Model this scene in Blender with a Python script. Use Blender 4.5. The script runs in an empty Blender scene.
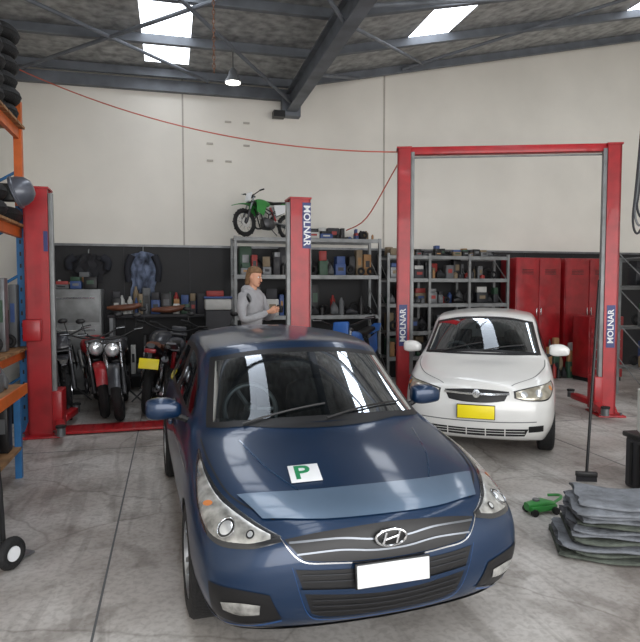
import bpy, bmesh, math, random
from mathutils import Vector, Matrix, Euler, noise
from mathutils.bvhtree import BVHTree
R=math.radians
scene=bpy.context.scene
scene.view_settings.view_transform='Standard'
scene.view_settings.look='None'
def L1(c):
    c/=255.0
    return c/12.92 if c<=.04045 else ((c+.055)/1.055)**2.4
def lin(rgb): return tuple(L1(c) for c in rgb)+(1,)
# ---------------- materials
MC={}
def mat(name,rgb,rough=.5,metal=0,coat=0,var=.12,scale=6,bump=0,bscale=40,emit=0,dark=None,crough=.04):
    if name in MC: return MC[name]
    m=bpy.data.materials.new(name); m.use_nodes=True
    nt=m.node_tree; N=nt.nodes; b=N['Principled BSDF']
    b.inputs['Roughness'].default_value=rough; b.inputs['Metallic'].default_value=metal
    b.inputs['Coat Weight'].default_value=coat; b.inputs['Coat Roughness'].default_value=crough
    tc=N.new('ShaderNodeTexCoord'); nz=N.new('ShaderNodeTexNoise'); nz.inputs['Scale'].default_value=scale
    nz.inputs['Detail'].default_value=5
    nt.links.new(tc.outputs['Object'],nz.inputs['Vector'])
    cr=N.new('ShaderNodeValToRGB'); c=lin(rgb)
    d=lin(dark) if dark else tuple(x*(1-var) for x in c[:3])+(1,)
    cr.color_ramp.elements[0].color=d; cr.color_ramp.elements[0].position=.3
    cr.color_ramp.elements[1].color=tuple(min(1,x*(1+var*.5)) for x in c[:3])+(1,); cr.color_ramp.elements[1].position=.68
    nt.links.new(nz.outputs['Fac'],cr.inputs['Fac']); nt.links.new(cr.outputs['Color'],b.inputs['Base Color'])
    if bump:
        n2=N.new('ShaderNodeTexNoise'); n2.inputs['Scale'].default_value=bscale; nt.links.new(tc.outputs['Object'],n2.inputs['Vector'])
        bp=N.new('ShaderNodeBump'); bp.inputs['Strength'].default_value=bump; bp.inputs['Distance'].default_value=.02
        nt.links.new(n2.outputs['Fac'],bp.inputs['Height']); nt.links.new(bp.outputs['Normal'],b.inputs['Normal'])
    if emit:
        nt.links.new(cr.outputs['Color'],b.inputs['Emission Color']); b.inputs['Emission Strength'].default_value=emit
    MC[name]=m; return m
def glass_mat():
    m=bpy.data.materials.new('tinted_glass'); m.use_nodes=True; nt=m.node_tree; N=nt.nodes; N.clear()
    o=N.new('ShaderNodeOutputMaterial'); mx=N.new('ShaderNodeMixShader'); t=N.new('ShaderNodeBsdfTransparent'); g=N.new('ShaderNodeBsdfGlossy')
    t.inputs['Color'].default_value=(.40,.45,.46,1); g.inputs['Roughness'].default_value=.03; g.inputs['Color'].default_value=(.75,.8,.85,1)
    fr=N.new('ShaderNodeFresnel'); fr.inputs['IOR'].default_value=1.27
    nt.links.new(fr.outputs[0],mx.inputs[0]); nt.links.new(t.outputs[0],mx.inputs[1]); nt.links.new(g.outputs[0],mx.inputs[2]); nt.links.new(mx.outputs[0],o.inputs[0])
    return m
GLASS=glass_mat()
BLUE=mat('blue_metallic_paint',(10,42,74),.36,.35,.65,.06,3,crough=.08)
WHITE=mat('white_paint',(224,224,221),.3,0,.8,.04,3)
RED=mat('red_powder_coat',(172,26,34),.42,0,.2,.25,5)
BLK=mat('black_plastic',(20,20,22),.45,0,0,.25,10)
RUB=mat('rubber',(26,26,27),.75,0,0,.25,20,.4,60)
CHR=mat('chrome',(205,207,210),.16,1,0,.04,5)
CHD=mat('satin_chrome',(120,124,130),.3,.9,0,.04,5)
SIL=mat('silver_alloy',(165,168,172),.3,.9,0,.1,8)
GREY=mat('grey_steel',(120,122,124),.45,.6,0,.25,6)
GSTEEL=mat('galvanised_rack',(136,138,138),.5,.3,0,.25,6)
DSTEEL=mat('roof_steel',(104,109,116),.55,.1,0,.3,3)
WOOD=mat('raw_timber',(150,112,74),.7,0,0,.35,7,.3,30)
ORNG=mat('orange_rack_paint',(205,100,40),.5,0,0,.2,5)
BLUP=mat('blue_rack_paint',(44,110,165),.5,0,0,.2,5)
GREEN=mat('green_plastic',(50,140,60),.4,0,.3,.2,5)
DRED=mat('dark_red_paint',(158,24,32),.4,0,.3,.3,5)
BBLU=mat('bright_blue_plastic',(40,96,170),.4,0,.3,.2,5)
YEL=mat('yellow_plate',(245,225,30),.4,0,0,.04,5)
PWH=mat('white_plate',(232,234,236),.4,0,0,.03,5)
PGR=mat('p_plate_green',(20,130,80),.4,0,0,.04,5)
LBL=mat('label_blue',(40,50,110),.4,0,0,.1,5)
CARD=mat('cardboard',(165,125,85),.8,0,0,.2,5)
SEAT=mat('seat_fabric',(42,43,46),.85,0,0,.2,14)
ENG=mat('engine_alloy',(90,90,92),.45,.7,0,.4,12)
AMB=mat('amber_lens',(205,120,50),.2,0,1,.1,5)
LENS=mat('headlamp_reflector',(176,176,172),.25,.4,1,.6,16,crough=.05)
LENSD=mat('headlamp_bezel',(46,48,52),.2,.4,1,.2,10)
LENSW=mat('headlamp_projector',(225,228,230),.08,.6,1,.05,10)
LENSY=mat('aged_lamp_lens',(172,166,150),.2,.35,1,.4,14)
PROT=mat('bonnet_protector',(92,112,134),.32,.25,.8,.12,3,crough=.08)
TRIMB=mat('bumper_edge_blue',(30,80,140),.35,.3,.6,.1,5)
SKIN=mat('skin',(210,156,128),.55,0,0,.08,10)
HAIR=mat('hair_brown',(122,92,62),.7,0,0,.4,30,.5,60)
HOOD=mat('grey_hoodie',(160,160,163),.85,0,0,.12,10,.3,30)
JEAN=mat('dark_trousers',(50,54,66),.85,0,0,.2,12)
BROWN=mat('brown_leather',(112,66,44),.5,0,.1,.3,8)
TARPG=mat('grey_blanket',(120,124,130),.9,0,0,.35,9,.6,25)
TARPO=mat('olive_blanket',(86,92,84),.9,0,0,.35,9,.6,25)
COLS=[mat('bin_red',(150,46,42),.5),mat('bin_blue',(56,80,130),.5),CARD,BLK,GREY,mat('bin_white',(186,186,182),.5),mat('bin_green',(52,80,62),.5),mat('bin_dark',(46,46,50),.6),mat('bin_tan',(130,114,90),.6),mat('bin_charcoal',(34,36,40),.5),BLK,mat('bin_grey',(96,98,100),.6)]
# ---------------- mesh builder
def cr(pts,k=6,closed=False):
    pts=[Vector(p) for p in pts]; n=len(pts)
    if n<3: return pts
    out=[]; rng=range(n if closed else n-1)
    for i in rng:
        g=lambda j: pts[j%n] if closed else pts[max(0,min(n-1,j))]
        p0,p1,p2,p3=g(i-1),g(i),g(i+1),g(i+2)
        for t in range(k):
            t/=k
            out.append(.5*((2*p1)+(p2-p0)*t+(2*p0-5*p1+4*p2-p3)*t*t+(3*p1-p0-3*p2+p3)*t**3))
    if not closed: out.append(pts[-1])
    return out
def resample(pts,n):
    pts=[Vector(p) for p in pts]; d=[0]
    for a,b in zip(pts,pts[1:]): d.append(d[-1]+(b-a).length)
    out=[];j=0
    for i in range(n+1):
        t=d[-1]*i/n
        while j<len(pts)-2 and d[j+1]<t: j+=1
        s=(t-d[j])/max(1e-9,d[j+1]-d[j]); out.append(pts[j].lerp(pts[j+1],min(1,s)))
    return out
class MB:
    def __init__(s): s.v=[];s.f=[];s.fm=[];s.mats=[];s.M=Matrix.Identity(4)
    def mi(s,m):
        if m not in s.mats: s.mats.append(m)
        return s.mats.index(m)
    def add(s,vs,fs,m,M=None):
        T=s.M@M if M is not None else s.M; o=len(s.v)
        s.v+= [T@Vector(v) for v in vs]
        if isinstance(m,list): s.fm+=[s.mi(x) for x in m]
        else: s.fm+=[s.mi(m)]*len(fs)
        s.f+=[tuple(i+o for i in f) for f in fs]
    def box(s,c,size,m,rot=(0,0,0),bev=0):
        bm=bmesh.new(); bmesh.ops.create_cube(bm,size=1)
        bmesh.ops.scale(bm,vec=size,verts=bm.verts)
        if bev: bmesh.ops.bevel(bm,geom=bm.edges[:],offset=bev,segments=2,affect='EDGES',profile=.5)
        bm.verts.index_update()
        s.add([v.co.copy() for v in bm.verts],[[v.index for v in f.verts] for f in bm.faces],m,Matrix.Translation(c)@Euler(rot).to_matrix().to_4x4()); bm.free()
    def loft(s,rings,m,cap=True,closed=True,M=None):
        n=len(rings[0]); vs=[p for r in rings for p in r]; fs=[]
        for i in range(len(rings)-1):
            for j in range(n if closed else n-1):
                k=(j+1)%n; fs.append((i*n+j,i*n+k,(i+1)*n+k,(i+1)*n+j))
        if cap: fs.append(tuple(range(n))); fs.append(tuple(range((len(rings)-1)*n,len(rings)*n)))
        s.add(vs,fs,m,M)
    def tube(s,pts,r,m,n=8,k=0,closed=False):
        if k: pts=cr(pts,k,closed)
        pts=[Vector(p) for p in pts]; N=len(pts); rings=[]
        up=None
        for i in range(N):
            a=pts[(i-1)%N] if closed or i>0 else pts[i]; b=pts[(i+1)%N] if closed or i<N-1 else pts[i]
            t=(b-a).normalized()
            if up is None: up=t.orthogonal().normalized()
            up=(up-t*up.dot(t)).normalized(); w=t.cross(up)
            rr=r if not isinstance(r,(list,tuple)) else r[0]+(r[1]-r[0])*i/(N-1)
            rings.append([pts[i]+(up*math.cos(2*math.pi*j/n)+w*math.sin(2*math.pi*j/n))*rr for j in range(n)])
        if closed: rings.append(rings[0])
        s.loft(rings,m,cap=not closed)
    def cyl(s,p0,p1,r,m,n=16): s.tube([p0,p1],r,m,n)
    def lathe(s,prof,m,M,n=32,loop=False):
        rings=[]
        for r,h in prof: rings.append([Vector((r*math.cos(2*math.pi*j/n),r*math.sin(2*math.pi*j/n),h)) for j in range(n)])
        if loop: rings.append(rings[0])
        s.loft(rings,m,cap=not loop,M=M)
    def torus(s,c,r,t,m,axis='Y',n=32,k=10,sq=1.0):
        A={'Y':Matrix.Rotation(R(90),4,'X'),'Z':Matrix.Identity(4),'X':Matrix.Rotation(R(90),4,'Y')}[axis] if isinstance(axis,str) else axis
        s.lathe([(r+t*math.cos(2*math.pi*i/k),sq*t*math.sin(2*math.pi*i/k)) for i in range(k)],m,Matrix.Translation(c)@A,n,True)
    def sph(s,c,r,m,n=16,M=None):
        if not isinstance(r,(tuple,list)): r=(r,r,r)
        rings=[]
        for i in range(1,n//2):
            a=math.pi*i/(n//2); rings.append([Vector((c[0]+r[0]*math.sin(a)*math.cos(2*math.pi*j/n),c[1]+r[1]*math.sin(a)*math.sin(2*math.pi*j/n),c[2]+r[2]*math.cos(a))) for j in range(n)])
        s.loft(rings,m,M=M)
    def hull(s,st,m,e=2.6,n=20,M=None,k=0):
        if k:
            A=cr([(a[0],a[1],a[2]) for a in st],k); B=cr([(a[3],a[4],0) for a in st],k)
            st=[(p[0],p[1],p[2],max(.002,q[0]),max(.002,q[1])) for p,q in zip(A,B)]
        rings=[]
        for x,cy,cz,hw,hh in st:
            ring=[]
            for j in range(n):
                a=2*math.pi*j/n; c,d=math.cos(a),math.sin(a)
                ring.append(Vector((x,cy+hw*math.copysign(abs(c)**(2/e),c),cz+hh*math.copysign(abs(d)**(2/e),d))))
            rings.append(ring)
        s.loft(rings,m,M=M)
    def text(s,body,size,m,M,ext=.002):
        cu=bpy.data.curves.new('t','FONT'); cu.body=body; cu.size=size; cu.extrude=ext; cu.align_x='CENTER'; cu.align_y='CENTER'; cu.resolution_u=3
        cu.offset=size*.018
        ob=bpy.data.objects.new('t',cu); scene.collection.objects.link(ob)
        dg=bpy.context.evaluated_depsgraph_get(); me=bpy.data.meshes.new_from_object(ob.evaluated_get(dg))
        s.add([v.co.copy() for v in me.vertices],[list(p.vertices) for p in me.polygons],m,M)
        bpy.data.objects.remove(ob); bpy.data.curves.remove(cu); bpy.data.meshes.remove(me)
    def skin(s,verts,edges,rad,m,lv=2):
        me=bpy.data.meshes.new('sk'); me.from_pydata(verts,edges,[]); ob=bpy.data.objects.new('sk',me); scene.collection.objects.link(ob)
        sm=ob.modifiers.new('s','SKIN'); sm.use_smooth_shade=True
        for i,r in enumerate(rad):
            q=me.skin_vertices[0].data[i]; q.radius=r if isinstance(r,tuple) else (r,r); q.use_root=(i==0)
        ss=ob.modifiers.new('u','SUBSURF'); ss.levels=lv
        dg=bpy.context.evaluated_depsgraph_get(); m2=bpy.data.meshes.new_from_object(ob.evaluated_get(dg))
        s.add([v.co.copy() for v in m2.vertices],[list(p.vertices) for p in m2.polygons],m)
        bpy.data.objects.remove(ob); bpy.data.meshes.remove(m2)
    def finish(s,name,loc=(0,0,0),rz=0,ang=38,parent=None,rec=True):
        me=bpy.data.meshes.new(name); me.from_pydata([tuple(v) for v in s.v],[],s.f)
        for m in s.mats: me.materials.append(m)
        for p,i in zip(me.polygons,s.fm): p.material_index=i; p.use_smooth=True
        if rec:
            bm=bmesh.new(); bm.from_mesh(me); bmesh.ops.recalc_face_normals(bm,faces=bm.faces); bm.to_mesh(me); bm.free()
        me.set_sharp_from_angle(angle=R(ang))
        ob=bpy.data.objects.new(name,me); scene.collection.objects.link(ob)
        ob.location=loc; ob.rotation_euler=(0,0,rz)
        if parent: ob.parent=parent
        return ob
# ---------------- building frame
PHI=R(14); OX,OY=-.6,12.0
def W(u,v,z=0): return (OX+u*math.cos(PHI)-v*math.sin(PHI), OY+u*math.sin(PHI)+v*math.cos(PHI), z)
BO=(OX,OY,0)
UL,UR,VF=-4.95,9.3,-15.5
def concrete():
    m=bpy.data.materials.new('worn_concrete'); m.use_nodes=True; nt=m.node_tree; N=nt.nodes; b=N['Principled BSDF']; l=nt.links
    tc=N.new('ShaderNodeTexCoord')
    def noi(sc,det=6,dist=0):
        n=N.new('ShaderNodeTexNoise'); n.inputs['Scale'].default_value=sc; n.inputs['Detail'].default_value=det; n.inputs['Distortion'].default_value=dist; l.new(tc.outputs['Object'],n.inputs['Vector']); return n
    def ramp(src,p0,c0,p1,c1):
        r=N.new('ShaderNodeValToRGB'); r.color_ramp.elements[0].position=p0; r.color_ramp.elements[0].color=c0; r.color_ramp.elements[1].position=p1; r.color_ramp.elements[1].color=c1; l.new(src,r.inputs['Fac']); return r
    def mix(f,a,bb,t='MULTIPLY'):
        x=N.new('ShaderNodeMix'); x.data_type='RGBA'; x.blend_type=t
        x.inputs[0].default_value=f
        l.new(a,x.inputs[6]); l.new(bb,x.inputs[7]); return x.outputs[2]
    base=ramp(noi(.8,8,.4).outputs['Fac'],.32,lin((160,153,147)),.66,lin((206,203,199)))
    st=ramp(noi(2.3,12,.6).outputs['Fac'],.36,(.5,.48,.46,1),.48,(1,1,1,1))
    blot=ramp(noi(.55,6,.3).outputs['Fac'],.38,(.62,.58,.56,1),.5,(1,1,1,1))
    fine=ramp(noi(26,9,.5).outputs['Fac'],.36,(.76,.75,.74,1),.56,(1.02,1.02,1.02,1))
    vo=N.new('ShaderNodeTexVoronoi'); vo.feature='DISTANCE_TO_EDGE'; vo.inputs['Scale'].default_value=.8
    nn=noi(1.6,5); ad=N.new('ShaderNodeMixRGB'); ad.inputs[0].default_value=.25; l.new(tc.outputs['Object'],ad.inputs[1]); l.new(nn.outputs['Color'],ad.inputs[2]); l.new(ad.outputs[0],vo.inputs['Vector'])
    crk=ramp(vo.outputs['Distance'],.0,(.5,.48,.46,1),.010,(1,1,1,1))
    mp=N.new('ShaderNodeMapping'); mp.inputs['Scale'].default_value=(4.5,.5,1); l.new(tc.outputs['Object'],mp.inputs[0]); n3=noi(1.3,8,1.5); l.new(mp.outputs[0],n3.inputs['Vector'])
    sc=ramp(n3.outputs['Fac'],.36,(.66,.65,.64,1),.46,(1,1,1,1))
    c=mix(.6,base.outputs[0],st.outputs[0]); c=mix(.7,c,blot.outputs[0]); c=mix(.8,c,fine.outputs[0]); c=mix(.6,c,crk.outputs[0]); c=mix(.6,c,sc.outputs[0])
    l.new(c,b.inputs['Base Color'])
    rr=ramp(noi(3,6).outputs['Fac'],.3,(.4,.4,.4,1),.7,(.65,.65,.65,1)); l.new(rr.outputs[0],b.inputs['Roughness'])
    bp=N.new('ShaderNodeBump'); bp.inputs['Strength'].default_value=.15; l.new(noi(14,8).outputs['Fac'],bp.inputs['Height']); l.new(bp.outputs['Normal'],b.inputs['Normal'])
    return m
CONC=concrete()
WALL=mat('cream_wall_panel',(229,225,216),.85,0,0,.09,.7,.05,8)
ROOF=mat('foil_insulation',(168,169,168),.55,.25,0,.5,6,.6,9)
BAND=mat('black_lining',(24,24,27),.6,0,0,.3,2)
SKYL=mat('skylight_panel',(240,246,255),.5,0,0,.02,2,emit=4.5)
JOINT=mat('joint_sealant',(180,174,164),.8)
mb=MB(); mb.box(((UL+UR)/2,-8,-.05),(UR-UL+.4,16.4,.1),CONC); mb.box((-2.75,-8,.0005),(.014,15.6,.002),COLS[11]); mb.box((2.3,-8,.0005),(.014,15.6,.002),COLS[11]); mb.box((2,-4.5,.0005),(13.5,.014,.002),COLS[11]); mb.finish('floor',BO,PHI)
mb=MB(); mb.box(((UL+UR)/2,-22.2,-.06),(40,12,.1),CONC); mb.finish('ground_driveway',BO,PHI)
SL=.21
def rz(u): return 5.85+max(0,u)*SL
mb=MB(); vs=[(UL,0,0),(0,0,0),(UR,0,0),(UR,0,rz(UR)),(0,0,rz(0)),(UL,0,rz(UL))]; th=.2
mb.add(vs+[(a,th,c) for a,b,c in vs],[(0,1,4,5),(1,2,3,4),(6,11,10,7),(7,10,9,8),(0,5,11,6),(2,8,9,3)],WALL); mb.finish('wall_back',BO,PHI)
mb=MB(); mb.box((UL-.1,VF/2,2.95),(.2,-VF+.4,5.9),WALL); mb.finish('wall_left',BO,PHI)
mb=MB(); mb.box((UR+.1,VF/2,3.9),(.2,-VF+.4,7.8),WALL); mb.finish('wall_right',BO,PHI)
mb=MB(); vs=[(UL,VF,4.3),(UR,VF,4.3),(UR,VF,rz(UR)),(0,VF,rz(0)),(UL,VF,rz(UL))]
mb.add(vs+[(a,b-.2,c) for a,b,c in vs],[(0,1,2,3,4),(9,8,7,6,5),(0,5,6,1)],WALL); mb.finish('wall_front',BO,PHI)
mb=MB(); mb.box(((UL+UR)/2,-.02,1.32),(UR-UL,.03,2.64),BAND)
mb.box(((UL+UR)/2,-.04,2.66),(UR-UL,.05,.04),GREY)
for u in [UL+.6+1.2*i for i in range(12)]: mb.box((u,-.045,1.32),(.015,.012,2.6),COLS[7])
mb.finish('trim_1',BO,PHI)
mb=MB()
for u in (-2.05,1.97): mb.box((u,-.005,(2.66+rz(u))/2),(.03,.012,rz(u)-2.66),JOINT)
mb.finish('trim_2',BO,PHI)
mb=MB()
def strip(u0,u1,v0,v1,m): 
    mb.add([(u0,v0,rz(u0)),(u1,v0,rz(u1)),(u1,v1,rz(u1)),(u0,v1,rz(u0)),(u0,v0,rz(u0)+.06),(u1,v0,rz(u1)+.06),(u1,v1,rz(u1)+.06),(u0,v1,rz(u0)+.06)],[(0,1,2,3),(7,6,5,4),(0,4,5,1),(1,5,6,2),(2,6,7,3),(3,7,4,0)],m)
for u0,u1 in ((UL-.2,-2.7),(-1.95,0),(0,1.75),(2.5,6.2),(6.95,UR+.2)): strip(u0,u1,.2,VF-.2,ROOF)
strip(-2.7,-1.95,.2,-.6,ROOF); strip(1.75,2.5,.2,-1.7,ROOF); strip(6.2,6.95,.2,-1.7,ROOF)
mb.finish('ceiling',BO,PHI)
mb=MB(); strip(-2.7,-1.95,-.6,VF-.2,SKYL); mb.finish('window_1',BO,PHI)
mb=MB(); strip(1.75,2.5,-1.7,VF-.2,SKYL); mb.finish('window_2',BO,PHI)
mb=MB(); strip(6.2,6.95,-1.7,VF-.2,SKYL); mb.finish('window_3',BO,PHI)
# roof steel
mb=MB()
v=-.3
while v>VF:
    h=.15
    mb.box((UL/2,v,5.85-h/2-.01),(-UL,.05,h),DSTEEL); mb.box((UL/2,v-.03,5.85-h),(-UL,.08,.02),DSTEEL)
    ln=math.hypot(UR,UR*SL); mb.box((UR/2,v,5.85+UR*SL/2-h/2-.01),(ln,.05,h),DSTEEL,(0,-math.atan(SL),0)); mb.box((UR/2,v-.03,5.85+UR*SL/2-h),(ln,.08,.02),DSTEEL,(0,-math.atan(SL),0))
    v-=1.5
mb.box((0,VF/2,5.46),(.04,-VF-.05,.36),DSTEEL); mb.box((0,VF/2,5.63),(.2,-VF-.05,.03),DSTEEL); mb.box((0,VF/2,5.28),(.2,-VF-.05,.03),DSTEEL)
mb.box((0,-.12,5.36),(.36,.2,.34),DSTEEL); mb.box((-.25,-.2,5.2),(.22,.2,.12),BLK)
for vv in (-5.6,-10.6):
    mb.box((UL/2,vv,5.5),(-UL,.12,.26),DSTEEL); ln=math.hypot(UR,UR*SL); mb.box((UR/2,vv,5.5+UR*SL/2),(ln,.12,.26),DSTEEL,(0,-math.atan(SL),0))
mb.box((UL/2,-.1,5.6),(-UL,.12,.2),DSTEEL)
for a,b in [((0,-.4,5.35),(-2.2,-3.6,5.65)),((0,-2.2,5.3),(1.3,-.4,5.95)),((0,-3.9,5.4),(2.6,-.5,6.3)),((-4.8,-.4,5.6),(-1.2,-4.1,5.65)),((-4.8,-3.9,5.6),(-1.6,-.4,5.65)),((0,-4,5.3),(-1.5,-6,5.6)),((2.2,-.4,6.2),(6.5,-3.9,7.0)),((0,-4.4,5.4),(3.4,-3.3,6.4))]:
    mb.cyl(a,b,.03,DSTEEL,8)
mb.finish('roof_frame',BO,PHI)
mb=MB()
for i,u in enumerate((-1.55,-1.2,-.85)):
    for j,z in enumerate((4.3,4.62,5.05)): 
        if (i+j)%3!=2: mb.box((u,-.012,z),(.12,.02,.035),JOINT)
mb.finish('wall_bracket',BO,PHI)
# ---------------- CARS
def ring(sb,zb,yb,S1,S2,S3,T3,T2,T1,T0):
    return [(sb,0,zb),(sb,yb*.35,zb),(sb,yb*.7,zb),(sb,yb,zb),(sb,)+S1,(sb,)+S2,(sb,)+S3,T3,T2,T1,T0]
def pip(x,y,poly):
    c=False;n=len(poly);j=n-1
    for i in range(n):
        xi,yi=poly[i];xj,yj=poly[j]
        if (yi>y)!=(yj>y) and x<(xj-xi)*(y-yi)/(yj-yi)+xi: c=not c
        j=i
    return c
class Car:
    def __init__(s,st,capF,capR,axles,ra,paint,cab=(5,8)):
        s.paint=paint; s.mb=MB(); s.holes=[]
        bm=bmesh.new(); D={}
        def V(p,sg):
            x,y,z=p; k=(round(-x,4),round(y*sg,4),round(z,4))
            if k not in D: D[k]=bm.verts.new(k)
            return D[k]
        def F(ps,sg):
            vs=[V(p,sg) for p in ps]
            if len(set(vs))==4: bm.faces.new(vs)
        for sg in (1,-1):
            for a,b in zip(st,st[1:]):
                for j in range(10): F([a[j],a[j+1],b[j+1],b[j]],sg)
            for rg,cap in ((st[0],capF),(st[-1],capR)):
                G=[[rg[0],rg[1],rg[2],rg[3]],cap[0]+[rg[4]],cap[1]+[rg[5]],cap[2]+[rg[6]],[rg[10],rg[9],rg[8],rg[7]]]
                for i in range(4):
                    for j in range(3): F([G[i][j],G[i][j+1],G[i+1][j+1],G[i+1][j]],sg)
        cl=bm.edges.layers.float.new('crease_edge')
        def crease(p,q,val):
            for sg in (1,-1):
                e=bm.edges.get((V(p,sg),V(q,sg)))
                if e: e[cl]=val
        for i,(a,b) in enumerate(zip(st,st[1:])):
            crease(a[3],b[3],.5); crease(a[7],b[7],.35 if i>=3 else .2)
            if cab[0]<=i<cab[1]+1: crease(a[8],b[8],.45)
            elif i>=3: crease(a[8],b[8],.3)
        for rg in (st[0],):
            for j in (7,8,9): crease(rg[j],rg[j+1],.35)
            for j in (3,4,5,6): crease(rg[j],rg[j+1],.15)
        hi=cab[0]
        for j in (8,9): crease(st[hi][j],st[hi][j+1],.3)
        bmesh.ops.recalc_face_normals(bm,faces=bm.faces)
        me=bpy.data.meshes.new('b'); bm.to_mesh(me); bm.free(); me.materials.append(paint); me.materials.append(BLK)
        ob=bpy.data.objects.new('b',me); scene.collection.objects.link(ob)
        ss=ob.modifiers.new('s','SUBSURF'); ss.levels=3
        cs=[]
        for ax in axles:
            for sg in (1,-1):
                c=MB(); c.cyl((-ax,sg*.58,ra-.01),(-ax,sg*1.2,ra-.01),ra+.035,BLK,40); co=c.finish('c'); cs.append(co)
                bo=ob.modifiers.new('x','BOOLEAN'); bo.operation='DIFFERENCE'; bo.object=co; bo.solver='EXACT'
                try: bo.material_mode='TRANSFER'
                except: pass
        dg=bpy.context.evaluated_depsgraph_get(); m2=bpy.data.meshes.new_from_object(ob.evaluated_get(dg))
        s.bm=bmesh.new(); s.bm.from_mesh(m2); s.bmats=[m for m in m2.materials]
        bmesh.ops.recalc_face_normals(s.bm,faces=s.bm.faces)
        s.bvh=BVHTree.FromBMesh(s.bm)
        for o in cs+[ob]: bpy.data.objects.remove(o)
    def hit(s,p,d,off):
        p=Vector(p); d=Vector(d).normalized(); h=s.bvh.ray_cast(p-d*.7,d,1.6)
        if h[0] is None: h=s.bvh.find_nearest(p)
        n=h[1]
        if n.dot(d)>0: n=-n
        return h[0]+n*off,n
    def patch(s,top,bot,d,m,nu=20,nv=8,off=.004,bulge=0,bw=0,bmat=None,hole=False,smooth=True):
        t=resample(cr(top) if smooth else top,nu); b=resample(cr(bot) if smooth else bot,nu)
        vs=[];fs=[];ms=[]
        for i in range(nu+1):
            for j in range(nv+1):
                o=off+bulge*math.sqrt(max(0,math.sin(math.pi*i/nu)*math.sin(math.pi*j/nv)))
                vs.append(s.hit(t[i].lerp(b[i],j/nv),d,o)[0])
        ind=lambda i,j:i*(nv+1)+j
        for i in range(nu):
            for j in range(nv):
                fs.append((ind(i,j),ind(i+1,j),ind(i+1,j+1),ind(i,j+1)))
                edge=bw and (i<bw or j<bw or i>=nu-bw or j>=nv-bw); ms.append(bmat if edge else m)
        s.mb.add(vs,fs,ms)
        if hole:
            a=[0,1,2]; a.remove(max(range(3),key=lambda q:abs(d[q])))
            q=bw*.5
            g=lambda i,j:t[int(i)].lerp(b[int(i)],j/nv)
            P=[g(i,q) for i in range(bw,nu-bw+1)]+[g(i,nv-q) for i in range(nu-bw,bw-1,-1)]
            s.holes.append(([(p[a[0]],p[a[1]]) for p in P],a,Vector(d)))
    def line(s,pts,d,w,m,off=.004,n=24,wd=(0,0,1)):
        wd=Vector(wd)*w/2
        s.patch([Vector(p)+wd for p in pts],[Vector(p)-wd for p in pts],d,m,n,2,off)
    def disc(s,c,r,d,m,off=.006,n=20,sx=1,bulge=0):
        d=Vector(d).normalized(); a=d.cross(Vector((0,0,1))).normalized(); b=a.cross(d); vs=[s.hit(Vector(c),d,off+bulge)[0]]; fs=[]
        for k,f in ((0,.5),(1,1)):
            for j in range(n):
                t=2*math.pi*j/n; vs.append(s.hit(Vector(c)+(a*math.cos(t)*sx+b*math.sin(t))*r*f,d,off+bulge*(1-f)*1.4)[0])
        for j in range(n):
            k=(j+1)%n; fs.append((0,1+j,1+k)); fs.append((1+j,1+n+j,1+n+k,1+k))
        s.mb.add(vs,fs,m)
    def ringp(s,c,r,w,d,m,off=.01,n=24):
        d=Vector(d).normalized(); a=d.cross(Vector((0,0,1))).normalized(); b=a.cross(d); 
        pts=[s.hit(Vector(c)+(a*math.cos(2*math.pi*j/n)+b*math.sin(2*math.pi*j/n))*r,d,off)[0] for j in range(n)]
        s.mb.tube(pts,w,m,6,closed=True)
    def wheel(s,c,sg,r,m,spokes,w=.2):
        mb=s.mb; A=Matrix.Translation(c)@Matrix.Rotation(R(-90*sg),4,'X')
        h=w/2
        mb.lathe([(r*.66,-h),(r*.8,-h),(r*.95,-h*.9),(r,-h*.7),(r,h*.7),(r*.95,h*.9),(r*.82,h),(r*.68,h*.95),(r*.66,h*.6)],RUB,A,40,True)
        mb.lathe([(r*.67,-h*.9),(r*.67,h*.9),(r*.635,h*.92),(r*.6,h*.6),(r*.58,-h*.5),(r*.6,-h*.9)],m,A,40,True)
        mb.lathe([(r*.58,-h*.3),(r*.58,-h*.25)],BLK,A,32)
        mb.lathe([(r*.13,-.02),(r*.15,h*.6),(r*.1,h*.75)],m,A,20)
        for i in range(spokes):
            B=A@Matrix.Rotation(2*math.pi*i/spokes,4,'Z')
            for q in (-1,1):
                mb.add([(r*.1,q*.01-.014,h*.35),(r*.1,q*.01+.014,h*.35),(r*.63,q*.035+.014,h*.6),(r*.63,q*.035-.014,h*.6),(r*.1,q*.01-.014,h*.65),(r*.1,q*.01+.014,h*.65),(r*.63,q*.035+.014,h*.85),(r*.63,q*.035-.014,h*.85)],[(0,1,2,3),(7,6,5,4),(0,4,5,1),(1,5,6,2),(2,6,7,3),(3,7,4,0)],m,B)
    def mirror(s,x,y,z,sg,m):
        mb=s.mb
        M=Matrix.Translation((x,sg*y,z))@Matrix.Rotation(R(90),4,'Z')
        mb.hull([(-.115,0,0,.02,.035),(-.10,0,0,.05,.06),(-.04,0,0,.065,.075),(.04,0,.0,.065,.07),(.10,0,-.01,.05,.05),(.12,0,-.01,.02,.03)],m,3.0,20,M,3)
        mb.box((x-.055,sg*y,z),(.02,.18,.11),BLK,bev=.008)
        mb.tube([(x,sg*(y-.08),z-.05),(x+.02,sg*(y-.2),z-.1)],.022,BLK,8)
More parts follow.
